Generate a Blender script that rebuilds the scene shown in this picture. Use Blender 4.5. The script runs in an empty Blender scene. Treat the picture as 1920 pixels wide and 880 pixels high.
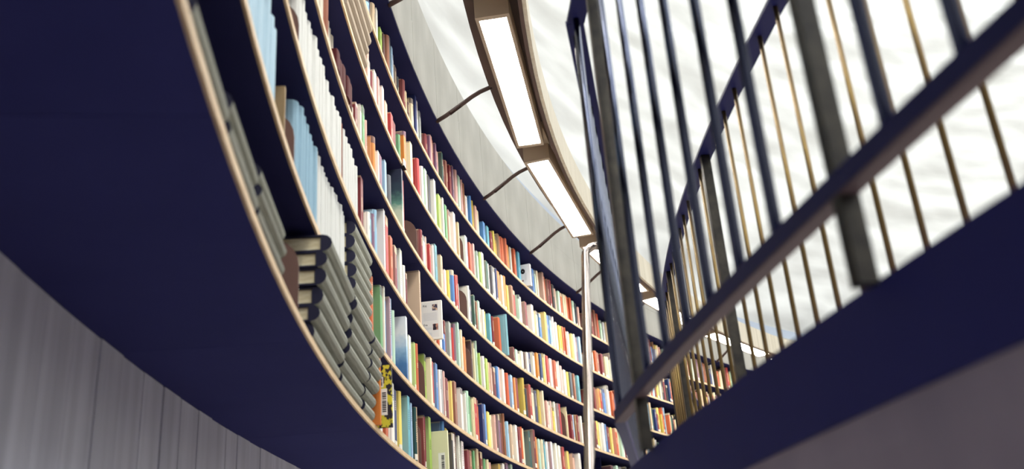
import bpy, math, random
from mathutils import Matrix, Vector
random.seed(7)
SC = bpy.context.scene
COL = SC.collection
# ------------------------------------------------------------------ camera, sky, exposure
ZC = 1.6                                   # eye height above the stair landing
CX, CY = 12.478129, 3.114386               # rotunda axis seen from the camera
PH0 = math.atan2(-CY, -CX)
FPX, PITCH, ROLL = 1774.617, 0.39419865, -0.07555977

def look():
    f = Vector((0, math.cos(PITCH), math.sin(PITCH)))
    u = Vector((0, -math.sin(PITCH), math.cos(PITCH)))
    x = Vector((1, 0, 0))
    c, s = math.cos(ROLL), math.sin(ROLL)
    r, up = c * x + s * u, -s * x + c * u
    return Matrix(((r.x, up.x, -f.x, -CX), (r.y, up.y, -f.y, -CY), (r.z, up.z, -f.z, ZC), (0, 0, 0, 1)))

cam = bpy.data.cameras.new('camera')
cam.sensor_fit = 'HORIZONTAL'
cam.sensor_width = 36.0
cam.lens = FPX / 1920 * 36.0
cam.clip_start = 0.02
cam.clip_end = 200
cam.dof.use_dof = True
cam.dof.focus_distance = 5.2
cam.dof.aperture_fstop = 2.8
camo = bpy.data.objects.new('camera', cam)
COL.objects.link(camo)
camo.matrix_world = look()
SC.camera = camo

world = bpy.data.worlds.new('sky')
SC.world = world
world.use_nodes = True
wb = world.node_tree.nodes['Background']
wb.inputs['Color'].default_value = (0.93, 0.97, 1.0, 1)
wb.inputs['Strength'].default_value = 2.4
LAMP_POWER = 27.0                          # emission of the ring lamp's diffusers
SC.view_settings.view_transform = 'Standard'
SC.view_settings.look = 'None'
SC.view_settings.gamma = 1.0
SC.view_settings.use_curve_mapping = False
SC.view_settings.exposure = 0.42
SC.cycles.use_denoising = True
SC.cycles.max_bounces = 10
SC.cycles.diffuse_bounces = 6
SC.cycles.caustics_reflective = False
SC.cycles.caustics_refractive = False

TRACE = '''1,2869,2919,150,w 1,2919,3009,170,O 1,3009,3066,191,w 1,3066,3103,279,w 1,3103,3164,268,B 1,3164,3256,288,y 1,3256,3323,284,t 1,3323,3352,264,l 1,3352,3391,255,B 1,3391,3429,264,G 1,3429,3467,276,s 1,3467,3536,254,X 1,3536,3566,257,R 1,3566,3592,262,R 1,3592,3614,278,k 1,3614,3705,288,a 1,3859,3908,328,b 1,3908,4004,303,y 1,4004,4038,287,k 1,4038,4087,293,w 1,4087,4124,310,N 1,4124,4160,299,w 1,4160,4210,283,g 1,4210,4278,292,w 1,4278,4337,256,R 1,4337,4402,264,n 1,4402,4439,272,g 1,4439,4522,298,s 1,4522,4593,294,R 1,4593,4633,260,g 1,4633,4675,263,c 1,4675,4738,256,p 1,4738,4914,278,Y 1,4914,4975,290,w 1,4975,5037,305,P 1,5037,5139,315,m 2,2739,2819,291,O 2,2819,2910,290,g 2,2910,2935,312,p 2,2935,2962,320,w 2,2962,3013,278,b 2,3013,3044,306,P 2,3044,3080,316,l 2,3080,3111,273,m 2,3111,3143,245,p 2,3143,3245,295,D 2,3245,3277,280,w 2,3277,3341,283,E 2,3341,3421,271,w 2,3421,3456,252,a 2,3456,3526,268,O 2,3526,3636,261,X 2,3636,3680,272,a 2,3680,3725,266,c 2,3725,3792,270,r 2,3792,3848,276,b 2,3848,3882,254,w 2,3882,3916,264,e 2,3916,3950,268,p 2,3950,4018,247,R 2,4018,4052,243,c 2,4052,4086,254,y 2,4086,4159,270,n 2,4159,4258,260,w 2,4258,4288,243,R 2,4288,4316,251,w 2,4316,4374,275,m 2,4374,4444,268,g 2,4444,4467,261,c 2,4467,4479,270,c 2,4479,4537,281,r 2,4537,4549,285,r 2,4549,4577,279,O 2,4577,4631,266,B 2,4631,4678,275,b 2,4678,4749,243,y 2,4749,4797,235,c 2,4797,4844,247,p 2,4844,4915,266,N 2,4915,4963,280,P 2,4963,4994,231,R 2,4994,5034,303,n 2,5034,5082,258,l 2,5082,5118,258,P 2,5118,5166,258,s 2,5166,5238,267,w 2,5238,5310,269,R 2,5310,5346,281,O 2,5346,5387,279,c 2,5387,5503,286,G 2,5503,5564,305,R 2,5564,5613,261,o 2,5613,5661,256,m 2,5661,5710,260,c 2,5710,5727,260,t 2,5727,5751,269,t 2,5751,5795,260,w 2,5795,5819,264,p 2,5819,5849,269,P 2,5849,5893,278,w 2,5893,5929,279,e 2,5929,5978,282,w 2,5978,6039,275,w 2,6039,6064,277,e 2,6064,6137,283,r 2,6137,6223,262,y 2,6223,6285,252,p 2,6285,6407,273,w 2,6654,7024,264,N 2,7024,7123,274,m 2,7123,7197,273,e 3,2602,2698,296,R 3,2698,2733,166,w 3,2733,2770,184,t 3,2770,2807,200,P 3,2807,2853,242,l 3,2853,2975,316,C 3,2975,3044,342,r 3,3044,3114,257,O 3,3114,3186,248,R 3,3186,3227,267,b 3,3227,3317,300,w 3,3317,3361,240,w 3,3361,3383,214,R 3,3383,3570,311,Q 3,3826,3856,48,p 3,3856,3895,61,O 3,3895,3952,78,w 3,3952,3994,96,b 3,3994,4035,226,R 3,4035,4137,253,e 3,4137,4184,237,r 3,4184,4212,276,P 3,4212,4254,297,m 3,4254,4289,274,l 3,4289,4324,279,c 3,4324,4371,247,o 3,4371,4489,276,X 3,4489,4518,285,N 3,4518,4551,278,c 3,4551,4572,226,m 3,4572,4603,307,m 3,4603,4627,234,a 3,4627,4667,246,G 3,4667,4708,237,w 3,4708,4763,238,a 3,4763,4803,226,s 3,4803,4847,235,p 3,4847,4923,226,R 3,4923,4972,249,b 3,4972,5020,259,p 3,5020,5087,263,w 3,5087,5172,261,O 3,5172,5233,263,l 3,5233,5281,259,o 3,5281,5349,275,R 3,5349,5439,298,Y 3,5439,5483,235,k 3,5483,5581,290,r 3,5581,5642,280,c 3,5642,5696,274,B 3,5696,5755,294,Y 3,5755,5794,296,c 3,5794,5824,281,G 3,5824,5863,235,p 3,5863,5888,236,w 3,5888,5903,242,w 3,5903,5930,248,p 3,5930,5954,237,O 3,5954,6004,213,y 3,6004,6045,271,w 3,6045,6085,264,P 3,6085,6097,272,B 3,6097,6139,275,r 3,6139,6218,271,X 3,6218,6238,273,c 3,6238,6327,223,R 3,6327,6362,230,l 3,6362,6406,239,n 3,6406,6451,248,R 3,6451,6498,246,w 3,6729,6771,255,R 3,6771,6838,272,y 3,6838,6878,270,c 3,6878,6933,273,w 3,6933,6972,270,b 3,6972,7032,255,R 3,7032,7082,258,y 3,7082,7161,264,O 3,7161,7206,263,c 3,7206,7268,247,m 4,2451,2557,157,R 4,2557,2598,205,p 4,2598,2630,223,w 4,2630,2680,248,g 4,2680,2722,276,O 4,2722,2752,243,p 4,2752,2883,245,o 4,2883,2918,205,w 4,2918,2971,216,P 4,2971,3023,222,l 4,3023,3052,233,w 4,3052,3114,203,E 4,3114,3240,318,M 4,3240,3270,290,t 4,3270,3325,323,r 4,3325,3367,235,w 4,3377,3582,295,X 4,3582,3673,228,R 4,3673,3743,230,w 4,3743,3770,247,p 4,3770,3808,220,r 4,3808,3842,230,w 4,3842,3910,262,t 4,3910,4011,246,s 4,4011,4051,183,r 4,4051,4093,199,w 4,4093,4140,214,y 4,4140,4216,247,b 4,4216,4258,239,r 4,4258,4273,248,r 4,4273,4325,216,e 4,4325,4473,295,X 4,4473,4502,278,w 4,4502,4545,268,E 4,4545,4588,247,G 4,4588,4622,217,n 4,4622,4672,239,m 4,4672,4733,217,p 4,4733,4767,218,w 4,4767,4822,226,y 4,4822,4878,229,t 4,4878,4922,226,R 4,4922,4956,233,E 4,4956,5048,265,O 4,5090,5254,301,T 4,5254,5298,111,R 4,5298,5359,123,m 4,5359,5408,131,c 4,5408,5475,154,w 4,5475,5514,161,N 4,5514,5573,176,w 4,5573,5623,193,B 4,5623,5679,210,w 4,5679,5771,233,o 4,5771,5830,245,B 4,5830,5860,259,y 4,5860,5895,265,y 4,5895,5910,271,c 4,5910,5979,275,r 4,5979,6029,267,w 4,6029,6039,269,p 4,6039,6113,272,O 4,6113,6143,251,w 4,6143,6151,281,w 4,6151,6238,263,p 4,6238,6303,244,w 4,6303,6355,242,y 4,6355,6417,252,E 4,6417,6462,254,n 4,6462,6524,250,t 4,6787,6832,219,R 4,6832,6912,225,o 4,6912,6954,229,r 4,6954,7024,248,b 4,7024,7087,296,w 4,7087,7125,256,w 4,7125,7162,262,O 5,2740,2784,266,p 5,2784,2832,232,w 5,2832,2866,209,R 5,2866,2946,264,w 5,2946,2995,273,p 5,2995,3044,261,w 5,3044,3109,225,p 5,3109,3184,214,r 5,3184,3271,231,R 5,3271,3316,193,g 5,3316,3396,237,o 5,3396,3442,302,P 5,3442,3502,272,c 5,3502,3535,169,X 5,3535,3665,282,r 5,3665,3706,265,w 5,3706,3765,279,m 5,3765,3804,291,w 5,3804,3881,313,k 5,3881,3933,330,w 5,3933,3951,237,w 5,3951,4027,274,a 5,4027,4065,288,E 5,4065,4098,301,w 5,4098,4156,281,g 5,4156,4213,277,p 5,4213,4281,295,w 5,4281,4315,165,p 5,4315,4353,272,s 5,4353,4455,246,X 5,4455,4499,252,w 5,4499,4545,265,l 5,4545,4596,251,O 5,4596,4630,260,p 5,4630,4669,231,R 5,4669,4713,247,m 5,4713,4757,258,a 5,4757,4825,285,w 5,4825,4899,257,G 5,4899,4938,258,w 5,4938,4973,259,E 5,4973,5022,268,w 5,5022,5061,277,B 5,5061,5130,283,o 5,5130,5190,277,c 5,5190,5244,296,o 5,5244,5298,244,y 5,5298,5353,262,n 5,5353,5427,255,r 5,5427,5475,236,m 5,5475,5507,235,w 5,5507,5641,243,R 5,5641,5761,264,w 5,5761,5821,231,c 5,5821,5911,245,b 5,5911,5986,280,y 5,5986,6041,276,b 5,6041,6101,291,l 5,6101,6111,282,w 5,6111,6141,300,w 5,6141,6199,266,w 5,6199,6236,254,y 5,6236,6267,262,w 5,6267,6287,267,y 5,6287,6324,271,O 5,6324,6342,269,O 5,6342,6392,251,p 5,6392,6437,261,w 5,6437,6483,256,y 5,6483,6528,265,w 5,6528,6583,249,P 5,6583,6633,272,l 5,6845,6877,199,w 5,6877,6928,224,O 5,6928,6991,227,n 5,6991,7056,229,R 5,7056,7127,223,s 5,7127,7177,237,c 6,2716,2790,135,l 6,2790,2829,193,B 6,2829,2890,222,s 6,2890,2927,239,w 6,2927,2968,241,k 6,2968,3028,210,a 6,3028,3070,225,N 6,3070,3121,254,n 6,3121,3158,285,E 6,3158,3195,257,l 6,3195,3228,243,e 6,3228,3284,208,N 6,3284,3350,196,k 6,3350,3420,231,R 6,3420,3453,196,s 6,3453,3505,162,N 6,3505,3586,242,c 6,3586,3629,311,B 6,3629,3670,326,w 6,3670,3710,259,e 6,3782,3844,197,R 6,3844,3883,223,P 6,3883,3929,252,p 6,3929,3975,256,R 6,3975,4013,257,P 6,4013,4052,227,p 6,4052,4096,245,G 6,4096,4147,233,R 6,4147,4183,247,n 6,4183,4220,266,R 6,4220,4276,269,R 6,4276,4310,290,P 6,4310,4389,303,p 6,4389,4457,341,m 6,4457,4487,296,p 6,4487,4526,291,n 6,4526,4580,223,w 6,4580,4622,248,b 6,4622,4644,254,G 6,4644,4696,254,Y 6,4696,4748,242,p 6,4748,4807,241,c 6,4807,4892,191,b 6,4892,4966,195,t 6,4966,5026,182,R 6,5026,5051,164,R 6,5051,5081,224,y 6,5081,5131,202,Y 6,5131,5175,243,n 6,5175,5195,238,O 6,5195,5255,253,O 6,5255,5295,265,O 6,5295,5313,275,n 6,5313,5355,239,o 6,5355,5400,241,e 6,5400,5491,267,O 6,5491,5556,269,t 6,5757,5807,232,b 6,5807,5848,239,m 6,5848,5890,251,c 6,5969,6019,291,p 6,6019,6059,273,O 6,6059,6100,262,R 6,6100,6125,268,R 6,6125,6135,267,r 6,6135,6191,244,k 6,6191,6226,225,p 6,6226,6297,224,m 6,6297,6347,226,O 6,6347,6388,233,c 6,6388,6423,239,c 6,6423,6479,247,O 6,6479,6530,249,O 6,6530,6601,245,m 6,6601,6641,238,k 6,6641,6687,217,p 6,6877,6960,264,R 6,6960,7021,302,n 6,7021,7067,279,O 6,7067,7112,225,m 6,7112,7168,220,e'''

# ------------------------------------------------------------------ helpers
def P(a, r, z):
    """Point at angle a (radians ahead of the camera along the wall), radius r, height z above the eye."""
    p = PH0 - a
    return (r * math.cos(p), r * math.sin(p), z + ZC)

def frame(a, r, z):
    """Local frame on the ring: x ahead along the wall, y outward, z up."""
    p = PH0 - a
    m = Matrix.Rotation(p - math.pi / 2, 4, 'Z')
    m.translation = Vector(P(a, r, z))
    return m

def mesh(name, v, f, mat=None, smooth=False):
    me = bpy.data.meshes.new(name)
    me.from_pydata(v, [], f)
    if mat: me.materials.append(mat)
    if smooth: me.polygons.foreach_set('use_smooth', [True] * len(me.polygons))
    me.update()
    return me

def link(name, me, parent=None, mw=None):
    o = bpy.data.objects.new(name, me)
    COL.objects.link(o)
    if parent: o.parent = parent
    if mw is not None: o.matrix_basis = mw
    return o

def tag(o, label=None, cat=None, group=None, kind=None):
    if label: o['label'] = label
    if cat: o['category'] = cat
    if group: o['group'] = group
    if kind: o['kind'] = kind
    return o

def empty(name, label, cat, mw=None, group=None):
    o = link(name, None, None, mw)
    o.empty_display_size = .1
    return tag(o, label, cat, group)

class MB:
    def __init__(s): s.v = []; s.f = []
    def add(s, v, f):
        n = len(s.v); s.v += [tuple(p) for p in v]; s.f += [tuple(i + n for i in q) for q in f]; return s
    def box(s, lo, hi, m=None):
        v = [Vector((x, y, z)) for z in (lo[2], hi[2]) for y in (lo[1], hi[1]) for x in (lo[0], hi[0])]
        if m is not None: v = [m @ p for p in v]
        return s.add(v, [(0, 2, 3, 1), (4, 5, 7, 6), (0, 1, 5, 4), (2, 6, 7, 3), (0, 4, 6, 2), (1, 3, 7, 5)])
    def arc(s, a0, a1, r0, r1, z0, z1, n=None):
        """Closed bar of rectangular section bent along the ring."""
        n = n or max(1, int(math.ceil((a1 - a0) / .012)))
        v = []; f = []
        for i in range(n + 1):
            a = a0 + (a1 - a0) * i / n
            v += [P(a, r0, z0), P(a, r1, z0), P(a, r1, z1), P(a, r0, z1)]
        for i in range(n):
            k = 4 * i
            for j in range(4):
                f.append((k + j, k + 4 + j, k + 4 + (j + 1) % 4, k + (j + 1) % 4))
        f += [(0, 1, 2, 3), tuple(4 * n + j for j in (3, 2, 1, 0))]
        return s.add(v, f)
    def tube(s, pts, r, n=10):
        pts = [Vector(p) for p in pts]; v = []; f = []
        up = Vector((0, 0, 1))
        for i, p in enumerate(pts):
            t = (pts[min(i + 1, len(pts) - 1)] - pts[max(i - 1, 0)]).normalized()
            a = t.cross(up)
            if a.length < .05: a = t.cross(Vector((1, 0, 0)))
            a.normalize(); b = a.cross(t)
            for k in range(n):
                w = 2 * math.pi * k / n
                v.append(p + r * (math.cos(w) * a + math.sin(w) * b))
        for i in range(len(pts) - 1):
            for k in range(n):
                f.append((i * n + k, i * n + (k + 1) % n, (i + 1) * n + (k + 1) % n, (i + 1) * n + k))
        f += [tuple(range(n))[::-1], tuple((len(pts) - 1) * n + k for k in range(n))]
        return s.add(v, f)
    def me(s, name, mat, smooth=False): return mesh(name, s.v, s.f, mat, smooth)
    def obj(s, name, mat, parent=None, mw=None, smooth=False): return link(name, s.me(name, mat, smooth), parent, mw)

# ------------------------------------------------------------------ materials
def lin(c): return tuple(((x / 255) / 12.92 if x <= 10 else ((x / 255 + .055) / 1.055) ** 2.4) for x in c)
def rgba(c): return lin(c) + (1,)

def material(name, col, rough=.6, metal=0., spec=.3, coat=0.):
    m = bpy.data.materials.new(name); m.use_nodes = True
    b = m.node_tree.nodes['Principled BSDF']
    b.inputs['Base Color'].default_value = col if len(col) == 4 else tuple(col) + (1,)
    b.inputs['Roughness'].default_value = rough
    b.inputs['Metallic'].default_value = metal
    b.inputs['Specular IOR Level'].default_value = spec
    if coat: b.inputs['Coat Weight'].default_value = coat; b.inputs['Coat Roughness'].default_value = .12
    return m, m.node_tree.nodes, m.node_tree.links, b

def node(ns, t, **k):
    n = ns.new(t)
    for a, v in k.items(): setattr(n, a, v)
    return n

def noise_tint(m, c0, c1, scale=(1, 1, 1), nscale=6., detail=4., coord='Object', bump=0., lo=.3, hi=.7):
    mt, ns, ls, b = m
    tc = node(ns, 'ShaderNodeTexCoord'); mp = node(ns, 'ShaderNodeMapping'); mp.inputs['Scale'].default_value = scale
    nz = node(ns, 'ShaderNodeTexNoise'); nz.inputs['Scale'].default_value = nscale; nz.inputs['Detail'].default_value = detail
    rp = node(ns, 'ShaderNodeValToRGB'); rp.color_ramp.elements[0].position = lo; rp.color_ramp.elements[1].position = hi
    rp.color_ramp.elements[0].color = c0; rp.color_ramp.elements[1].color = c1
    ls.new(tc.outputs[coord], mp.inputs[0]); ls.new(mp.outputs[0], nz.inputs['Vector']); ls.new(nz.outputs[0], rp.inputs[0])
    ls.new(rp.outputs[0], b.inputs['Base Color'])
    if bump:
        bp = node(ns, 'ShaderNodeBump'); bp.inputs['Strength'].default_value = bump; bp.inputs['Distance'].default_value = .02
        ls.new(nz.outputs[0], bp.inputs['Height']); ls.new(bp.outputs[0], b.inputs['Normal'])
    return mt

def simple(*a, **k): return material(*a, **k)[0]

M = {}
M['case'] = noise_tint(material('blue_black_wood_with_shade', (.02, .02, .07), .75, spec=.06), (.021, .022, .078, 1), (.026, .027, .094, 1), (1, 1, 8), 3)  # dark wood, with the shadow inside the shelves put into its colour
M['soffit'] = noise_tint(material('blue_black_soffit_with_shade', (.03, .03, .12), .75, spec=.06), (.031, .033, .132, 1), (.037, .039, .148, 1), (1, 1, 8), 3)  # lighter copy of the case tone, shade under the base board painted in
M['strip'] = noise_tint(material('oak_edging', (.6, .45, .3), .55, spec=.2), rgba((194, 164, 126)), rgba((218, 190, 152)), (6, 6, 40), 3)
M['stripend'] = simple('oak_end', rgba((60, 50, 60)), .7)
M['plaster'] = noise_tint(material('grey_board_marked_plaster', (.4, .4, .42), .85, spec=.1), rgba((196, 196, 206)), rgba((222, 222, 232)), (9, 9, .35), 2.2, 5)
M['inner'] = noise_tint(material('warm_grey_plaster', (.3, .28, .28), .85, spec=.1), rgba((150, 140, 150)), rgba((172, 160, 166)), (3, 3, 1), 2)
M['floor'] = noise_tint(material('pale_bounce_floor', (.3, .28, .26), .6), rgba((184, 177, 170)), rgba((200, 193, 186)), (1, 1, 1), 1.5)  # pale tone raised so the unseen floors bounce light upwards
M['slab'] = simple('dark_painted_steel_edge', (.029, .030, .135), .6, spec=.1)
M['concrete'] = noise_tint(material('cream_fascia_panel', (.6, .58, .52), .8, spec=.1), rgba((180, 177, 167)), rgba((194, 191, 181)), (3, 3, 1.2), 2.0, 5, bump=.05)
M['coping'] = simple('pale_blue_grey_coping', rgba((176, 186, 200)), .5)
M['drum'] = noise_tint(material('white_rough_plaster', (.9, .9, .88), .9, spec=.05), rgba((207, 206, 201)), rgba((225, 225, 220)), (.6, .6, 2.2), 1.3, 5)
M['bronze'] = noise_tint(material('brown_painted_metal', (.1, .08, .07), .5, spec=.3), rgba((76, 58, 54)), rgba((92, 72, 66)), (1, 1, 1), 4)
M['bronze_light'] = simple('tan_painted_metal', rgba((172, 156, 138)), .5)
M['ringcream'] = noise_tint(material('cream_ring_fascia', (.6, .55, .45), .6), rgba((200, 190, 168)), rgba((218, 209, 190)), (14, 14, .5), 2.2)
mm, ns, ls, b = material('lamp_diffuser', (1, 1, 1), .5)
b.inputs['Emission Color'].default_value = (1, .97, .9, 1); b.inputs['Emission Strength'].default_value = LAMP_POWER
M['lamp'] = mm
M['rail'] = simple('blue_black_painted_steel', (.014, .015, .085), .5, spec=.15)
M['bar'] = simple('brushed_blue_steel', (.07, .08, .12), .16, metal=1., spec=1.)
M['rail_bounce'] = simple('brown_bounce_tint', rgba((90, 73, 78)), .6)  # warm light bounced from below, put into the colour
M['post'] = noise_tint(material('worn_grey_steel', (.1, .1, .1), .36, metal=.8, spec=.5), rgba((44, 43, 44)), rgba((70, 67, 62)), (1, 1, 1), 30, 5)
M['brass'] = noise_tint(material('bronzed_steel_rod', (.2, .15, .06), .35, metal=.6), rgba((84, 66, 54)), rgba((134, 112, 64)), (1, 1, 1), 5, 3)
M['chrome'] = simple('polished_steel', rgba((164, 152, 142)), .14, metal=1.)
M['pages'] = noise_tint(material('paper_edges', (.8, .75, .6), .9, spec=.05), rgba((214, 200, 158)), rgba((240, 232, 206)), (1, 1, 60), 8)
M['bookend'] = simple('brown_metal_bookend', rgba((112, 84, 76)), .45)
M['tan'] = simple('tan_board', rgba((150, 126, 92)), .7)
M['white'] = simple('white_card', rgba((236, 234, 228)), .7, spec=.1)
M['grey_print'] = simple('grey_print', rgba((205, 205, 206)), .8, spec=.05)
M['ink'] = simple('black_ink', rgba((38, 36, 42)), .8, spec=.05)
M['photo_a'] = noise_tint(material('printed_portrait', (.5, .4, .3), .6), rgba((42, 40, 70)), rgba((226, 190, 160)), (1, 1, 1), 48, 2, lo=.42, hi=.58)
M['photo_b'] = noise_tint(material('printed_portrait_dark', (.5, .4, .3), .6), rgba((40, 34, 48)), rgba((196, 140, 120)), (1, 1, 1), 60, 2, lo=.42, hi=.6)
M['leopard'] = noise_tint(material('yellow_black_pattern', (.6, .6, .1), .6), rgba((40, 34, 44)), rgba((212, 202, 60)), (1, 1.4, 1), 34, 2, lo=.47, hi=.52)

# book covers: the cloth colour is each book's own object colour; titles and call-number stickers are print
def book_material(name, attribute):
    m, ns, ls, b = material(name, (.5, .5, .5), .55, spec=.25)
    if attribute:
        ca = node(ns, 'ShaderNodeVertexColor', layer_name='cloth'); col = ca.outputs['Color']
        rnd = node(ns, 'ShaderNodeVertexColor', layer_name='print')
        sp = node(ns, 'ShaderNodeSeparateColor'); ls.new(rnd.outputs['Color'], sp.inputs[0])
        zc, xc, rn = sp.outputs[0], sp.outputs[1], sp.outputs[2]
    else:
        oi = node(ns, 'ShaderNodeObjectInfo'); col = oi.outputs['Color']; rn = oi.outputs['Random']
        tc = node(ns, 'ShaderNodeTexCoord'); sp = node(ns, 'ShaderNodeSeparateXYZ'); ls.new(tc.outputs['Object'], sp.inputs[0])
        zc, xc = sp.outputs[2], sp.outputs[0]
    def math_(op, a, bb=None, c=None):
        n = node(ns, 'ShaderNodeMath', operation=op)
        for i, v in enumerate((a, bb, c)):
            if v is None: continue
            if isinstance(v, (int, float)): n.inputs[i].default_value = v
            else: ls.new(v, n.inputs[i])
        return n.outputs[0]
    # title block: centre and length follow the random number
    cen = math_('ADD', .5, math_('MULTIPLY', math_('FRACT', math_('MULTIPLY', rn, 13.7)), .3))
    hal = math_('ADD', .04, math_('MULTIPLY', math_('FRACT', math_('MULTIPLY', rn, 29.3)), .16))
    inz = math_('LESS_THAN', math_('ABSOLUTE', math_('SUBTRACT', zc, cen)), hal)
    inx = math_('LESS_THAN', math_('ABSOLUTE', math_('SUBTRACT', xc, .5)), .2)
    let = math_('GREATER_THAN', math_('SINE', math_('MULTIPLY', math_('ADD', zc, math_('MULTIPLY', rn, 9.0)), 190.0)), -.3)
    has = math_('GREATER_THAN', math_('FRACT', math_('MULTIPLY', rn, 7.1)), .35)
    title = math_('MULTIPLY', math_('MULTIPLY', inz, inx), math_('MULTIPLY', let, has))
    bw = node(ns, 'ShaderNodeRGBToBW'); ls.new(col, bw.inputs[0])
    dark = math_('LESS_THAN', bw.outputs[0], .22)
    tcx = node(ns, 'ShaderNodeMix', data_type='RGBA'); ls.new(dark, tcx.inputs[0])
    tcx.inputs[6].default_value = rgba((70, 60, 70)); tcx.inputs[7].default_value = rgba((214, 196, 160))
    mx = node(ns, 'ShaderNodeMix', data_type='RGBA')
    ls.new(math_('MULTIPLY', title, .75), mx.inputs[0]); ls.new(col, mx.inputs[6]); ls.new(tcx.outputs[2], mx.inputs[7])
    # sticker near the foot
    stz = math_('LESS_THAN', math_('ABSOLUTE', math_('SUBTRACT', zc, .13)), .05)
    hst = math_('GREATER_THAN', math_('FRACT', math_('MULTIPLY', rn, 41.9)), .55)
    insx = math_('LESS_THAN', math_('ABSOLUTE', math_('SUBTRACT', xc, .5)), .44)
    my = node(ns, 'ShaderNodeMix', data_type='RGBA')
    ls.new(math_('MULTIPLY', math_('MULTIPLY', stz, hst), insx), my.inputs[0]); ls.new(mx.outputs[2], my.inputs[6])
    my.inputs[7].default_value = rgba((228, 222, 206))
    # head band of a second colour on some
    hb = math_('MULTIPLY', math_('GREATER_THAN', zc, .86), math_('GREATER_THAN', math_('FRACT', math_('MULTIPLY', rn, 83.3)), .82))
    mz = node(ns, 'ShaderNodeMix', data_type='RGBA')
    ls.new(math_('MULTIPLY', hb, .8), mz.inputs[0]); ls.new(my.outputs[2], mz.inputs[6]); ls.new(tcx.outputs[2], mz.inputs[7])
    side = math_('LESS_THAN', xc, .012)
    var = math_('MULTIPLY', math_('FRACT', math_('MULTIPLY', rn, 57.7)), .38)
    pale = node(ns, 'ShaderNodeMix', data_type='RGBA')
    ls.new(math_('MULTIPLY', var, math_('GREATER_THAN', math_('FRACT', math_('MULTIPLY', rn, 19.3)), .4)), pale.inputs[0])
    ls.new(col, pale.inputs[6]); pale.inputs[7].default_value = rgba((232, 222, 200))
    edge = math_('GREATER_THAN', math_('ABSOLUTE', math_('SUBTRACT', zc, .5)), .47)
    pl2 = node(ns, 'ShaderNodeMix', data_type='RGBA'); ls.new(math_('MULTIPLY', edge, .5), pl2.inputs[0])
    ls.new(pale.outputs[2], pl2.inputs[6]); ls.new(tcx.outputs[2], pl2.inputs[7])
    fin = node(ns, 'ShaderNodeMix', data_type='RGBA'); ls.new(side, fin.inputs[0])
    # joint lines where spine meets boards
    jn = math_('MULTIPLY', math_('GREATER_THAN', math_('ABSOLUTE', math_('SUBTRACT', xc, .5)), .40), math_('LESS_THAN', math_('ABSOLUTE', math_('SUBTRACT', xc, .5)), .47))
    dk = node(ns, 'ShaderNodeMix', data_type='RGBA', blend_type='MULTIPLY'); ls.new(math_('MULTIPLY', jn, .45), dk.inputs[0])
    ls.new(mz.outputs[2], dk.inputs[6]); dk.inputs[7].default_value = (.3, .28, .3, 1)
    ls.new(dk.outputs[2], fin.inputs[6]); ls.new(pl2.outputs[2], fin.inputs[7])
    ls.new(fin.outputs[2], b.inputs['Base Color'])
    return m
M['book'] = book_material('book_cloth', False)
M['bookmass'] = book_material('book_cloth_far', True)

def cloth_material(name, c0, c1):
    mt = material(name, (.5, .5, .5), .75, spec=.1)
    return noise_tint(mt, c0, c1, (60, 60, 2), 2.2, 5, bump=.1)
M['grey_cloth'] = cloth_material('grey_olive_cloth', rgba((112, 114, 104)), rgba((188, 188, 174)))
M['black_boards'] = simple('black_cloth_boards', (.02, .02, .045), .6, spec=.15)
M['blue_cloth'] = cloth_material('pale_blue_cloth', rgba((150, 178, 194)), rgba((186, 208, 220)))
M['blue_grey_cloth'] = cloth_material('steel_blue_cloth', rgba((120, 150, 168)), rgba((154, 184, 200)))
M['white_cloth'] = cloth_material('off_white_cloth', rgba((186, 186, 180)), rgba((222, 223, 220)))
M['vellum'] = cloth_material('mottled_vellum', rgba((176, 166, 148)), rgba((212, 204, 190)))
M['brown_leather'] = cloth_material('brown_leather', rgba((110, 62, 46)), rgba((142, 88, 66)))
M['maroon'] = cloth_material('dark_maroon_leather', rgba((62, 26, 30)), rgba((92, 40, 42)))
M['vellum_dark'] = cloth_material('tan_vellum', rgba((150, 136, 120)), rgba((184, 170, 152)))

# ------------------------------------------------------------------ the setting
R = 13.043
ZS = [.7107, 1.0472, 1.4118, 1.7753, 2.1468, 2.5107]
TH = .0098                                   # half a shelf board
BAND0, BAND1 = 2.834, 3.415
FULL = 2 * math.pi
def ring(name, r0, r1, z0, z1, mat, a0=0., a1=FULL, n=180, parent=None):
    return MB().arc(a0, a1, r0, r1, z0, z1, n).obj(name, mat, parent)

tag(ring('floor', .02, 14.6, -1.7, -1.6, M['floor'], n=120), kind='structure')
# stair well side under the bookcases: board-marked plaster, every board a piece
wl = tag(ring('wall_left', 13.515, 13.9, -1.6, ZS[0] - TH - .001, M['plaster'], n=200), kind='structure')
a = -.12; i = 0
rs = random.Random(3)
while a < .62:
    w = rs.uniform(.0085, .0125)
    if abs(a - .2142) < .004: w = .0072
    d = rs.uniform(-.002, .002)
    MB().arc(a + .00008, a + w - (.0008 if abs(a + w - .2142) < .008 else .00008), 13.5 + d, 13.514, -1.6, ZS[0] - TH - .001, 1).obj('board', M['plaster'], wl)
    a += w
# stair well side under the gallery, with the gallery floor above it
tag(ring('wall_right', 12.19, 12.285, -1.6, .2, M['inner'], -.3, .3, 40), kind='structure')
tag(ring('floor_gallery', 11.76, 12.295, .19, .30, M['floor'], n=220), kind='structure')
tag(ring('floor_gallery_back', 12.296, 13.5, .19, .30, M['floor'], .36, FULL - .34, 200), kind='structure')
tag(ring('trim_1', 12.2955, 12.303, .186, .304, M['slab'], -.335, .355, 60), kind='structure')
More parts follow.
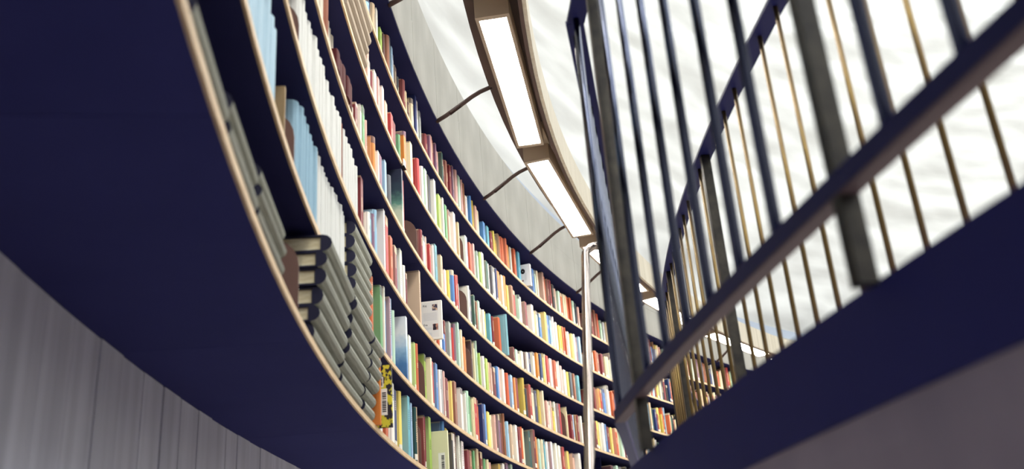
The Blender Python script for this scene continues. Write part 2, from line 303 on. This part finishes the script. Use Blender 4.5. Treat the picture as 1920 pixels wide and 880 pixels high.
# underside of the next gallery and its floor behind the fascia
tag(ring('ceiling', 13.003, 14.2, BAND0 - .012, BAND0 - .001, M['case'], n=300), kind='structure')
tag(ring('wall_bookcase_back', 13.37, 13.95, ZS[0] + .02, BAND0 - .02, M['case'], n=220), kind='structure')
# fascia panels in two courses
tr = tag(ring('trim_2', 13.03, 13.08, BAND0 + .004, BAND1 - .004, M['concrete'], n=220), kind='structure')
zj = BAND0 + .30
NP = 70
pm = {}
for k in range(NP * 2):
    a0 = .386 - 3 * .08976 + k * FULL / (2 * NP)
    for (z0, z1, nm, dr) in ((BAND0, zj - .002, 0, 0.), (zj + .002, BAND1, 1, .003)):
        if nm not in pm:
            g = FULL / (2 * NP)
            pm[nm] = MB().arc(.00018, g - .00018, 13.0 + dr, 13.03, z0, z1, 4).me('panel', M['concrete'])
        o = link('panel', pm[nm], tr, Matrix.Rotation(-a0, 4, 'Z'))
tag(ring('trim_3', 13.10, 13.16, BAND1 - .01, 3.585, M['coping'], n=220), kind='structure')

# upper drum wall, rough plaster with real undulation
def drum():
    from mathutils import noise
    na, nz = 480, 130
    z0, z1, r0 = 2.93, 15.0, 14.2
    v = []; f = []
    for j in range(nz + 1):
        z = z0 + (z1 - z0) * j / nz
        for i in range(na):
            t = FULL * i / na
            x, y = math.cos(t), math.sin(t)
            d = .13 * noise.noise(Vector((x * 9, y * 9, z * 1.5 + t))) + .06 * noise.noise(Vector((x * 24 + 3, y * 24, z * 4.2)))
            v.append((x * (r0 + d), y * (r0 + d), z + ZC))
    for j in range(nz):
        for i in range(na):
            k = j * na + i; k2 = j * na + (i + 1) % na
            f.append((k, k + na, k2 + na, k2))
    return mesh('wall_back', v, f, M['drum'], True)
tag(link('wall_back', drum()), kind='structure')

# ------------------------------------------------------------------ bookcases
PITCH_BAY = .0863
A0 = .267
ORD = ['zeroth', 'first', 'second', 'third', 'fourth', 'fifth', 'sixth', 'seventh', 'eighth', 'ninth', 'tenth', 'eleventh', 'twelfth', 'thirteenth', 'fourteenth', 'fifteenth', 'sixteenth', 'seventeenth', 'eighteenth', 'nineteenth']
TENS = {2: 'twent', 3: 'thirt', 4: 'fort', 5: 'fift', 6: 'sixt', 7: 'sevent', 8: 'eight', 9: 'ninet'}
def ordinal(n):
    if n < 20: return ORD[n]
    t, u = divmod(n, 10)
    return TENS[t] + 'ieth' if u == 0 else TENS[t] + 'y-' + ORD[u]
SHELF = ['lowest shelf', 'second shelf up', 'third shelf up', 'fourth shelf up', 'fifth shelf up', 'top shelf']

proto = []
GB = .00006
for k in range(7):
    zz = ZS[k] if k < 6 else None
    if zz is not None:
        back = 13.92 if k == 0 else 13.338
        proto.append(('shelf', MB().arc(GB, PITCH_BAY - GB, R - .0055, back, zz - TH, zz + TH, 7).me('shelf', M['soffit'] if k == 0 else M['case']),
                      MB().arc(GB, PITCH_BAY - GB, R - .0125, R - .006, zz - TH, zz + TH, 7).me('edge_strip', M['strip'])))
up_me = MB().arc(-.0007, .0007, R + .11, 13.338, ZS[0] + TH + .001, BAND0 - .001, 1).me('upright', M['case'])
bk_me = MB().arc(.0002, PITCH_BAY - .0002, 13.339, 13.358, ZS[0] + TH + .001, BAND0 - .001, 7).me('back_panel', M['case'])
bays = list(range(-14, 24))
for n, j in enumerate(bays):
    a = A0 + PITCH_BAY * j
    if j < 0:
        where = 'dark bookcase bay of bound volumes, %s bay back from the coloured books' % ordinal(-j)
    else:
        where = 'dark bookcase bay with pale oak shelf edges, %s bay of coloured books along the wall' % ordinal(j + 1)
    e = empty('bookcase', where, 'bookcase', Matrix.Rotation(-a, 4, 'Z'), 'bookcase bays around the curved wall')
    for nm, s_me, e_me in proto:
        s = link('shelf', s_me, e)
        tag(link('edge_strip', e_me, s), 'pale oak edging strip')
    link('upright', up_me, e); link('back_panel', bk_me, e)

# ------------------------------------------------------------------ books
def book_meshes(rounded):
    """Unit book: x thickness, y depth (spine at 0), z height; a folded cover and a page block."""
    t = .11
    if rounded:
        prof = [(0, .08)] + [(.5 - .5 * math.cos(math.pi * i / 6), .08 - .10 * math.sin(math.pi * i / 6)) for i in range(1, 6)] + [(1, .08)]
    else:
        prof = [(0, .004), (.04, 0), (.96, 0), (1, .004)]
    outer = [(0, 1)] + prof + [(1, 1)]
    inner = [(1 - t, 1), (1 - t, .1), (t, .1), (t, 1)]
    pts = outer + inner
    n = len(pts)
    v = [(x, y, 0) for x, y in pts] + [(x, y, 1) for x, y in pts]
    f = [(i, (i + 1) % n, n + (i + 1) % n, n + i) for i in range(n)]
    f += [tuple(range(n))[::-1], tuple(range(n, 2 * n))]
    pg = MB().box((t, .1, .015), (1 - t, .965, .985))
    return v, f, pg
BV = {}
for rd in (0, 1):
    v, f, pg = book_meshes(rd)
    BV[rd] = (v, f, pg)
cover_me = mesh('cover', BV[0][0], BV[0][1], M['book'])
cover_round_me = mesh('cover_round', BV[1][0], BV[1][1], M['book'])
pages_me = BV[0][2].me('pages', M['pages'])

PAL = {'w': (236, 232, 220, 'white'), 'c': (232, 216, 176, 'cream'), 'y': (230, 204, 96, 'yellow'), 'Y': (190, 160, 62, 'mustard yellow'), 'o': (222, 136, 60, 'orange'),
       'O': (198, 92, 56, 'rust orange'), 'r': (186, 62, 60, 'red'), 'R': (124, 44, 48, 'dark red'), 'p': (214, 166, 152, 'pink'), 'P': (140, 104, 124, 'mauve'),
       'b': (84, 132, 190, 'blue'), 'B': (40, 56, 104, 'navy blue'), 'l': (156, 190, 214, 'light blue'), 't': (96, 164, 182, 'teal'), 'g': (92, 154, 98, 'green'),
       'G': (42, 82, 72, 'dark green'), 'a': (158, 186, 84, 'lime green'), 'k': (36, 34, 46, 'black'), 'n': (150, 100, 74, 'brown'), 'N': (86, 54, 52, 'dark brown'),
       'e': (176, 174, 170, 'grey'), 'E': (98, 98, 104, 'dark grey'), 's': (208, 180, 142, 'beige'), 'm': (182, 212, 186, 'mint green'),
       'Q': (196, 160, 140, 'marbled beige'), 'C': (232, 230, 224, 'grey-white'), 'D': (178, 206, 226, 'sky blue'), 'T': (122, 172, 188, 'dusty teal'), 'M': (96, 128, 118, 'misty green')}
def colour(k, rng, j=10):
    c = PAL[k]; g = (c[0] * .35 + c[1] * .5 + c[2] * .15) * .9 + 24; c = [c[i] * .95 + g * .05 for i in range(3)]; d = rng.uniform(-j, j)
    return lin(tuple(max(4, min(250, c[i] + d + rng.uniform(-5, 5))) for i in range(3))) + (1,)

def place_book(a, r, z, w, d, h, col, label, group, rounded=False, lean=0., name='book'):
    o = link(name, cover_round_me if rounded else cover_me)
    m = frame(a, r, z)
    if lean: m = m @ Matrix.Rotation(lean, 4, 'Y')
    o.matrix_basis = m @ Matrix.Diagonal((w, d, h, 1))
    o.color = col
    tag(o, label, 'book', group)
    link('pages', pages_me, o)
    return o

def front_book(name, a, r, z, w, d, h, mat, label, group=None, lean=0.):
    e = empty(name, label, 'book', frame(a, r, z), group)
    m = Matrix.Diagonal((w, d, h, 1))
    cv = link('cover', mesh('cover', [tuple(m @ Vector(p)) for p in BV[0][0]], BV[0][1], mat), e)
    link('pages', mesh('pages', [tuple(m @ Vector(p)) for p in BV[0][2].v], BV[0][2].f, M['pages']), e)
    return e, cv
def picture_cover(name, stops):
    """Printed picture on a cover: colour bands from foot to head, broken up by noise."""
    m, ns, ls, b = material(name, (.5, .5, .5), .5)
    tc = node(ns, 'ShaderNodeTexCoord'); sp = node(ns, 'ShaderNodeSeparateXYZ'); ls.new(tc.outputs['Object'], sp.inputs[0])
    nz = node(ns, 'ShaderNodeTexNoise'); nz.inputs['Scale'].default_value = 22; nz.inputs['Detail'].default_value = 4; ls.new(tc.outputs['Object'], nz.inputs['Vector'])
    a1 = node(ns, 'ShaderNodeMath', operation='MULTIPLY_ADD'); ls.new(nz.outputs[0], a1.inputs[0]); a1.inputs[1].default_value = .12; ls.new(sp.outputs[2], a1.inputs[2])
    a2 = node(ns, 'ShaderNodeMath', operation='MULTIPLY'); ls.new(a1.outputs[0], a2.inputs[0]); a2.inputs[1].default_value = 2.9
    rp = node(ns, 'ShaderNodeValToRGB'); el = rp.color_ramp.elements
    while len(el) < len(stops): el.new(.5)
    for e, (p, c) in zip(el, stops): e.position = p; e.color = rgba(c)
    ls.new(a2.outputs[0], rp.inputs[0]); ls.new(rp.outputs[0], b.inputs['Base Color'])
    return m
M['cover_M'] = picture_cover('misty_landscape_cover', ((.0, (206, 204, 170)), (.42, (196, 204, 180)), (.56, (96, 142, 126)), (.75, (44, 62, 76)), (1., (34, 40, 62))))
M['cover_D'] = picture_cover('sky_picture_cover', ((.0, (40, 70, 120)), (.35, (70, 120, 170)), (.6, (150, 188, 216)), (.8, (226, 232, 236)), (1., (222, 228, 236))))
rng = random.Random(11)
rows = {k: [] for k in range(1, 7)}
for t in TRACE.split():
    rw, a0, a1, h, k = t.split(',')
    rows[int(rw)].append([int(a0) / 1e4, int(a1) / 1e4, max(.13, min(.318, int(h) / 1000)), k])

INDIV_END = 0.547
mass = []
bookends = []
def be(row, a0, a1, h=.2, r=R + .02): bookends.append((row, a0, a1, h, r))
for rw in range(1, 7):
    n = 0; prev = 'dark'
    zt = ZS[rw - 1] + TH + .0006
    for a0, a1, h, k in rows[rw]:
        W = (a1 - a0) * R
        if k == 'X':
            be(rw, a0, a1, min(h, .24)); continue
        w = max(.012, min(.05, W * .62)) if W > .02 else W * .9
        dep = rng.uniform(.15, .2)
        r = R + .006 + rng.uniform(0, .02)
        if k in 'QCDTM':
            w = min(.03, W * .4); dep = .2; r = R + (.006 if k in 'QC' else -.012)
        a = a1 - w / R - .00004
        if k == 'T': a = .509 - w / R; r = R - .03
        if a0 < INDIV_END:
            n += 1
            sz = ('thick' if w > .043 else 'thin' if w < .03 else '')
            ht = ('tall' if h > .285 else 'short' if h < .22 else '')
            lab = ' '.join(x for x in (ht, sz, PAL[k][3], 'book, %s coloured spine along the %s' % (ordinal(n), SHELF[rw - 1])) if x)
            if k in 'MD':
                front_book('book', a, r, zt, w, .16, h, M['cover_' + k], lab, 'coloured books on the ' + SHELF[rw - 1])
            else:
                place_book(a, r, zt, w, dep, h, colour(k, rng), lab, 'coloured books on the ' + SHELF[rw - 1], rng.random() < .25)
            prev = PAL[k][3]
        else:
            mass.append((a, r, zt, w, dep, h, colour(k, rng)))
# the rest of the wall, beyond the traced stretch
WARM = 'wwccyROrnsspPbBlmGekYOR'
for rw in range(1, 7):
    a = rows[rw][-1][1] + .0005
    zt = ZS[rw - 1] + TH + .0006
    while a < A0 + PITCH_BAY * 23.9:
        W = rng.uniform(.022, .06)
        h = rng.uniform(.19, .3)
        mass.append((a, R + .006 + rng.uniform(0, .02), zt, W * .72, rng.uniform(.15, .2), h, colour(rng.choice(WARM), rng)))
        a += W / R
        if rng.random() < .04: a += rng.uniform(.002, .006)
v = []; f = []; cl = []; pr = []
for (a, r, z, w, d, h, c) in mass:
    m = frame(a, r, z) @ Matrix.Diagonal((w, d, h, 1))
    rd = rng.random()
    for vv, ff, colr in ((BV[0][0], BV[0][1], c), (BV[0][2].v, BV[0][2].f, lin((228, 216, 182)) + (1,))):
        n = len(v)
        v += [tuple(m @ Vector(p)) for p in vv]
        cl += [colr] * len(vv)
        pr += [(p[2], p[0], rd if vv is BV[0][0] else .0, 1) for p in vv]
        f += [tuple(i + n for i in q) for q in ff]
me = mesh('shelved_books', v, f, M['bookmass'])
for nm, data in (('cloth', cl), ('print', pr)):
    at = me.color_attributes.new(nm, 'FLOAT_COLOR', 'POINT')
    at.data.foreach_set('color', [x for q in data for x in q])
tag(link('shelved_books', me), 'small many-coloured books filling the far end of all six shelves', 'books', None, 'stuff')

# bookends: a bent plate with a rounded upright
def bookend_mesh():
    n = 10; pr = [(0, 0), (.13, 0), (.13, .66)]
    pr = [(.0, 0.)] + [(.0 + .065 - .065 * math.cos(math.pi * i / n), .13 + .07 * math.sin(math.pi * i / n)) for i in range(n + 1)] + [(.13, 0.)]
    mb = MB(); k = len(pr)
    v = [(0, y, z) for y, z in pr] + [(.003, y, z) for y, z in pr]
    fc = [tuple(range(k)), tuple(range(k, 2 * k))[::-1]] + [(i, k + i, k + (i + 1) % k, (i + 1) % k) for i in range(k)]
    mb.add(v, fc)
    mb.box((.003, .01, 0), (.09, .12, .002))
    return mb
bem = bookend_mesh().me('bookend', M['bookend'])
def add_bookend(row, a, h, label, r=R + .012):
    o = link('bookend', bem)
    o.matrix_basis = frame(a, r, ZS[row - 1] + TH + .0006) @ Matrix.Diagonal((1, 1.1, h / .2, 1))
    tag(o, label, 'bookend', 'bookends on the shelves')
cnt = {}
for row, a0, a1, h, r in bookends:
    cnt[row] = cnt.get(row, 0) + 1
    add_bookend(row, a1 - .0032, h, 'brown rounded metal bookend, %s among the coloured books on the %s' % (ordinal(cnt[row]), SHELF[row - 1]))

# books pulled out of the row, their covers turned towards the stair
def flat(parent, name, mat, y0, y1, z0, z1, t=.0006):
    """A printed or glued rectangle on the near cover (local x = 0)."""
    return MB().box((-t, y0, z0), (-.00002, y1, z1)).obj(name, mat, parent)
def lettering(parent, text, y, z, size, mat=None, name='lettering', rot=0.):
    cu = bpy.data.curves.new(name, 'FONT'); cu.body = text; cu.size = size; cu.extrude = .0002; cu.align_x = 'LEFT'
    tmp = bpy.data.objects.new('tmp', cu); COL.objects.link(tmp)
    bpy.context.view_layer.update()
    tm = bpy.data.meshes.new_from_object(tmp.evaluated_get(bpy.context.evaluated_depsgraph_get()))
    bpy.data.objects.remove(tmp); bpy.data.curves.remove(cu)
    tm.materials.clear(); tm.materials.append(mat or M['ink'])
    o = link(name, tm, parent)
    # text runs from deep (large y) to the spine on the cover that looks back along the wall
    o.matrix_basis = Matrix(((0, 0, -1, -.0009), (-1, 0, 0, y), (0, 1, 0, z), (0, 0, 0, 1))) @ Matrix.Rotation(rot, 4, 'Z')
    return o
def barcode(parent, y0, y1, z0, z1, upright=True):
    lb = flat(parent, 'barcode_label', M['white'], y0, y1, z0, z1)
    n = 11; mb = MB(); rr = random.Random(5)
    ya, yb = y0 + (y1 - y0) * .12, y0 + (y1 - y0) * .55
    for i in range(n):
        zz = z0 + (z1 - z0) * (.12 + .76 * i / n)
        mb.box((-.0009, ya, zz), (-.0006, yb, zz + (z1 - z0) * .76 / n * rr.uniform(.3, .75)))
    mb.obj('barcode_bars', M['ink'], lb)

Z1 = ZS[0] + TH + .0006
solid = lambda n, c: simple(n, rgba(c), .5)
front_book('book', .2693, 13.012, Z1, .022, .2, .285, solid('orange_cloth', (214, 126, 58)), 'orange hardback pulled out beside the yellow and black patterned book', 'coloured books on the lowest shelf')
e, cv = front_book('book', .2735, 12.978, Z1 + .0, .02, .14, .235, M['leopard'], 'yellow and black patterned book with two barcode stickers, pulled out on lowest shelf', 'coloured books on the lowest shelf')
barcode(e, .017, .052, .044, .144); barcode(e, .031, .06, .15, .19)
e, cv = front_book('book', .3712, 12.983, ZS[2] + TH + .0006, .02, .15, .212, M['white'], 'white book pulled out, back cover printed with two small portraits, third shelf up', 'coloured books on the third shelf up')
flat(e, 'printed_panel', solid('pale_print', (226, 224, 220)), .018, .12, .012, .205, .0003)
flat(e, 'photograph', M['photo_a'], .022, .05, .158, .192); flat(e, 'photograph', M['photo_b'], .022, .05, .05, .084)
lettering(e, 'Kaj', .1, .182, .016); lettering(e, 'Eva', .1, .076, .016)
for (z0, z1) in ((.104, .15), (.055, .07), (.02, .038)):
    n = int((z1 - z0) / .0045)
    for i in range(n):
        flat(e, 'text_line', M['grey_print'], .056 if z1 < .1 else .026, .1, z0 + i * .0045, z0 + i * .0045 + .0022, .0005)
e, cv = front_book('book', .3725, 12.985, Z1, .022, .14, .225, solid('cream_cover', (222, 220, 180)), 'pale cream book with a barcode sticker, pulled out beside the lime green spine', 'coloured books on the lowest shelf')
barcode(e, .016, .05, .02, .115)
e, cv = front_book('book', .5595, 12.995, ZS[5] + TH + .0006, .03, .11, .185, solid('white_box_cover', (216, 216, 218)), 'white book with a small black emblem, pulled out on the top shelf', 'coloured books on the top shelf')
bm = MB()
for i in range(7):
    t = i * .9
    bm.box((-.0009, .062 + .011 * math.cos(t) - .008, .125 + .014 * math.sin(t) - .006), (-.0001, .062 + .011 * math.cos(t) + .007, .125 + .014 * math.sin(t) + .009))
bm.obj('emblem', M['ink'], e); flat(e, 'printed_text', M['grey_print'], .03, .05, .05, .11); flat(e, 'printed_text', simple('red_print', rgba((120, 80, 84)), .8), .06, .07, .04, .055)

# ------------------------------------------------------------------ bound volumes in the bays nearest the stair
def vol_mesh(mat, nm):
    c = mesh(nm, BV[1][0], BV[1][1], mat, False)
    if mat is M['grey_cloth']:                  # half bound: grey spine, black boards
        c.materials.append(M['black_boards'])
        for i, p in enumerate(c.polygons):
            if not 1 <= i <= 6: p.material_index = 1
    return c
VM = {}
def volume(mw, key, label, group):
    if key not in VM: VM[key] = vol_mesh(M[key], 'bound_cover_' + key)
    o = link('bound_volume', VM[key]); o.matrix_basis = mw
    tag(o, label, 'bound volume', group)
    link('pages', pages_me, o)
    return o
def lying(a0, a1, r, z, t, d, key, label, group):
    """Volume lying flat along the shelf: x up, y back, z along the wall."""
    am = (a0 + a1) / 2; L = (a1 - a0) * R
    f = frame(am, r, z)
    rot = Matrix(((0, 0, -1, L / 2), (0, 1, 0, 0), (1, 0, 0, 0), (0, 0, 0, 1)))
    return volume(f @ rot @ Matrix.Diagonal((t, d, L, 1)), key, label, group)
rv = random.Random(21)
G1 = 'grey volumes lying flat on the lowest shelf'
stacks = [(.045, .0835, 2, .05, 13.052, 0.0), (.084, .1075, 2, .05, 13.05, -.003), (.108, .1315, 3, .045, 13.05, -.002), (.132, .158, 4, .042, 13.05, -.003), (.1845, .2198, 6, .0505, 13.03, -.009), (.2203, .2502, 6, .049, 13.03, -.009), (.2507, .2663, 6, .047, 13.03, -.009)]
for si, (a0, a1, n, t, r, dr) in enumerate(stacks):
    z = Z1
    for i in range(n):
        tt = t * rv.uniform(.9, 1.06)
        if z + tt > ZS[1] - TH - .002: break
        lying(a0 + rv.uniform(0, .0012), a1 - rv.uniform(0, .0015), r + dr * i + rv.uniform(-.005, .005), z, tt - .001, .26, 'grey_cloth',
              'grey cloth bound volume lying flat, %s stack along the lowest shelf, %s layer up' % (ordinal(si + 1), ordinal(i + 1)), G1)
        z += tt
add_bookend(1, .171, .21, 'dark rounded bookend standing between stacks of grey volumes on the lowest shelf', 13.04)

Z2 = ZS[1] + TH + .0006; Z3 = ZS[2] + TH + .0006; Z4 = ZS[3] + TH + .0006; Z5 = ZS[4] + TH + .0006
def run(a0, a1, w, h0, h1, key, z, what, shelf, r=R + .012, d=.24, wob=.01):
    n = max(1, round((a1 - a0) * R / w)); st = (a1 - a0) / n
    for i in range(n):
        hh = h0 + (h1 - h0) * i / max(1, n - 1) + rv.uniform(-wob, wob)
        m = frame(a0 + i * st + .00005, r + rv.uniform(0, .008), z) @ Matrix.Diagonal((st * R - .0015, d, hh, 1))
        volume(m, key, '%s volume, %s of the %s' % (what, ordinal(i + 1), shelf), shelf)
run(.090, .1495, .05, .27, .285, 'blue_cloth', Z2, 'pale blue', 'pale blue run on the second shelf up')
run(.1735, .198, .045, .30, .30, 'blue_grey_cloth', Z2, 'steel blue', 'steel blue run on the second shelf up')
run(.1982, .2385, .042, .31, .31, 'white_cloth', Z2, 'off-white', 'white run on the second shelf up')
tb = MB().box((0, 0, 0), (.012, .2, .24)).add([(-.0, .0, .0)], []).obj('file_board', M['tan'], None, frame(.1620, R + .02, Z2))
tag(tb, 'tan upright file board beside the brown bookend on the second shelf up', 'file board')
add_bookend(2, .170, .23, 'brown rounded bookend beside the tan file board on the second shelf up')
z = Z2
for i in range(6):
    tt = .054 * rv.uniform(.92, 1.05)
    if z + tt > ZS[2] - TH - .004: break
    lying(.2392 + rv.uniform(0, .001), .2662 - rv.uniform(0, .0012), R - .012 + rv.uniform(-.004, .004), z, tt - .001, .27, 'grey_cloth',
          'grey cloth bound volume lying flat on the second shelf up, %s layer from below' % ordinal(i + 1), 'grey volumes lying flat on the second shelf up')
    z += tt
run(.128, .1555, .04, .29, .29, 'white_cloth', Z3, 'off-white', 'white run before the bookend, third shelf up')
run(.1557, .1585, .04, .30, .30, 'brown_leather', Z3, 'brown leather', 'brown pair before the bookend, third shelf up')
add_bookend(3, .1725, .24, 'dark brown bookend at the start of the white run on the third shelf up')
run(.1745, .2322, .046, .305, .285, 'white_cloth', Z3, 'off-white', 'long white run on the third shelf up')
run(.2324, .2352, .04, .30, .30, 'brown_leather', Z3, 'brown leather', 'brown gap in the white run, third shelf up')
run(.2354, .2560, .046, .30, .26, 'white_cloth', Z3, 'off-white', 'last white run on the third shelf up')
run(.170, .2068, .05, .315, .315, 'vellum', Z4, 'mottled vellum', 'vellum run before the brown pair, fourth shelf up')
run(.2070, .2130, .08, .318, .318, 'brown_leather', Z4, 'brown leather', 'brown pair between vellum runs, fourth shelf up')
run(.2132, .2376, .05, .315, .315, 'vellum', Z4, 'mottled vellum', 'vellum run after the brown pair, fourth shelf up', R + .05)
run(.2135, .2375, .062, .085, .095, 'maroon', Z4, 'dark maroon', 'maroon row in front of the vellum, fourth shelf up', R - .02, .06)
run(.2379, .2440, .04, .075, .06, 'vellum', Z4, 'small vellum', 'vellum pair after the maroon row, fourth shelf up', R - .005, .1, .002)
z = Z5
for i in range(5):
    tt = .058 * rv.uniform(.92, 1.05)
    lying(.2300 + rv.uniform(0, .002), .2660 - rv.uniform(0, .0015), R + .0 - .008 * i, z, tt - .001, .24, 'vellum_dark',
          'tan vellum volume lying on the fifth shelf up, %s layer up' % ordinal(i + 1), 'tan vellum volumes lying flat on the fifth shelf up')
    z += tt

# shelf label holder on the fifth shelf
e = empty('label_holder', 'small white label holder clipped on the fifth shelf edge beside a red book', 'label holder', frame(.3245, R - .02, ZS[4]))
MB().box((-.02, -.004, -.02), (.02, .002, .02)).obj('card', M['white'], e)
MB().box((-.024, -.006, -.024), (.024, .012, -.02)).obj('clip', M['ink'], e)

# ------------------------------------------------------------------ ring lamp on its brackets
rl = empty('ring_lamp', 'long curved ring of brown and cream lamps hung before the fascia', 'lamp')
ring('channel_plate', 12.37, 12.672, 2.995, 3.03, M['bronze'], 0, FULL, 300, rl)
tag(ring('inner_fascia', 12.345, 12.365, 2.805, 3.04, M['ringcream'], 0, FULL, 300, rl), 'cream curved fascia')
ring('inner_lip', 12.3655, 12.385, 2.80, 2.815, M['bronze'], 0, FULL, 300, rl)
NB = 48; g = FULL / NB
def lamp_box(parent, a):
    am = a + .055
    L = 1.44; w = .174; h = .12
    f = frame(am, 12.4165, 2.835)       # x along, y outward
    fr = MB()
    for (x0, x1, y0, y1) in ((-L / 2, L / 2, 0, .017), (-L / 2, L / 2, w - .017, w), (-L / 2, -L / 2 + .03, .017, w - .017), (L / 2 - .03, L / 2, .017, w - .017)):
        fr.box((x0, y0, 0), (x1, y1, h))
    fr.box((-L / 2 + .03, .02, h - .01), (L / 2 - .03, w - .02, h))
    o = fr.obj('light_box', M['bronze_light'], parent, f)
    MB().box((-L / 2 + .031, .018, .004), (L / 2 - .031, w - .018, .012)).obj('diffuser', M['lamp'], o)
for k in range(NB):
    lamp_box(rl, .314 + k * g)
    MB().box((-.11, .0, .0), (.11, .15, .05)).obj('joint_box', M['bronze_light'], rl, frame(.314 + k * g - .0109, 12.43, 2.945))
for k in range(NP):
    a = .386 + k * FULL / NP
    b = MB()
    p0 = Vector(P(a, 13.01, BAND0 - .012)); p1 = Vector(P(a, 12.97, BAND0 + .0)); p2 = Vector(P(a, 12.74, 2.985)); p3 = Vector(P(a, 12.66, 3.005))
    pts = [p0] + [p0.lerp(p1, t).lerp(p1.lerp(p2, t), t) for t in (.4, .8)] + [p1.lerp(p2, t) for t in (.2, .5, .8)] + [p1.lerp(p2, .8).lerp(p2, t).lerp(p2.lerp(p3, t), t) for t in (.5, .9)] + [p3]
    b.tube(pts, .013, 8).obj('bracket', M['bronze'], rl, smooth=True)

# ------------------------------------------------------------------ gallery balustrade and stair railing
def rod(r, h, n=12):
    v = [(r * math.cos(2 * math.pi * k / n), r * math.sin(2 * math.pi * k / n), z) for z in (0, h) for k in range(n)]
    f = [(k, (k + 1) % n, n + (k + 1) % n, n + k) for k in range(n)] + [tuple(range(n))[::-1], tuple(range(n, 2 * n))]
    return v, f
ZF = .30
RB = 11.83
bal = empty('gallery_balustrade', 'curved steel balustrade with thin bronzed rods along the open gallery edge', 'railing')
MB().arc(0.0, 1.2, RB - .026, RB + .024, 1.392, 1.402, 160).obj('top_rail', M['rail'], bal)
v, f = rod(.0062, 1.092)
rb = mesh('baluster', v, f, M['brass'], True)
pitch = .1295 / RB
postm = MB().box((-.012, -.0145, 0), (.012, .0145, 1.0915)).me('post', M['post'])
pst = [.2180 + k * .0938 for k in range(0, 11)]
k = 0
a = .09484 - 5 * pitch
while a < 1.2:
    if min(abs(a - p) for p in pst) > .0035:
        link('baluster', rb, bal, frame(a, RB, ZF))
    a += pitch
for p in pst: link('post', postm, bal, frame(p, RB, ZF))

RF = 12.315
st = empty('stair_railing', 'dark steel stair railing with thick bars, lower rail and corner', 'railing')
AC = .1605                                # the corner
zt0, zt1, zb0, zb1 = 1.448, 1.46, .400, .427
MB().arc(-.16, AC, RF - .025, RF + .022, zt0, zt1, 30).obj('top_rail', M['rail'], st)
b1 = MB().arc(-.16, AC, RF - .011, RF + .013, zb0 + .003, zb1, 30).obj('bottom_rail', M['rail'], st)
MB().arc(-.16, AC, RF - .0105, RF + .0125, zb0, zb0 + .0028, 30).obj('rail_bounce_strip', M['rail_bounce'], b1)  # strip added to carry the painted bounce light under the rail
v, f = rod(.0082, zt0 - zb1 - .0)
bm_ = mesh('baluster', v, f, M['bar'], True)
fpost = MB().box((-.0095, -.0115, 0), (.0095, .0115, zt0 - ZF)).me('post', M['post'])
fp = [.0662, .1418, -.0053, -.079]
for s in (.587, .713, .985, 1.114, 1.248, 1.371, 1.506, 1.658, 1.955, .46, .335, .21, -.055, -.18, -.31, -.44, -.57, -.70, -.83, -1.09, -1.22, -1.35):
    link('baluster', bm_, st, frame(s / 12.305, RF, zb1))
for p in fp: link('post', fpost, st, frame(p, RF, ZF))
# return side, running on from the corner at an angle
c0 = Vector(P(AC, RF, 0)); c1 = Vector((c0.x + .1405 * 1.75, c0.y + .990 * 1.75, c0.z))
dr = (c1 - c0).normalized(); L2 = (c1 - c0).length
m2 = Matrix(((dr.x, -dr.y, 0, c0.x), (dr.y, dr.x, 0, c0.y), (0, 0, 1, c0.z), (0, 0, 0, 1)))
MB().box((0, -.022, zt0), (L2, .025, zt1)).obj('top_rail', M['rail'], st, m2)
b2 = MB().box((0, -.010, zb0), (L2, .014, zb1)).obj('bottom_rail', M['rail'], st, m2)
x = .06
while x < L2 - .05:
    link('baluster', bm_, st, m2 @ Matrix.Translation((x, .003, zb1))); x += .1285
link('post', fpost, st, m2 @ Matrix.Translation((L2 - .02, 0, ZF)))

# polished handrail rising beside the return railing
hr = empty('handrail', 'polished steel tube handrail rising beside the stair railing, bent at its top', 'handrail')
off = Vector((-CX, -CY, ZC))
t0 = Vector((.241, 2.968, 1.155)) + off; d0 = (Vector((.151, 2.45, .361)) - Vector((.241, 2.968, 1.172))).normalized()
foot = t0 + d0 * ((t0.z - .001) / -d0.z)
sd = Vector((.99, -.14, 0))
pts = [foot, t0.lerp(foot, .5), t0 + d0 * .03]
q0, q1, q2 = t0 + d0 * .03, t0 - d0 * .004, t0 - d0 * .0 + sd * .03 + Vector((0, 0, .012))
pts += [q0.lerp(q1, t).lerp(q1.lerp(q2, t), t) for t in (.25, .5, .75, 1)]
pts += [q2 + sd * .05]
MB().tube(pts, .0142, 16).obj('tube', M['chrome'], hr, smooth=True)

print('BOOKS', sum(o.name.startswith('book') and not o.name.startswith(('bookend','bookcase')) for o in bpy.data.objects), 'VOL', sum(o.name.startswith('bound_volume') for o in bpy.data.objects))
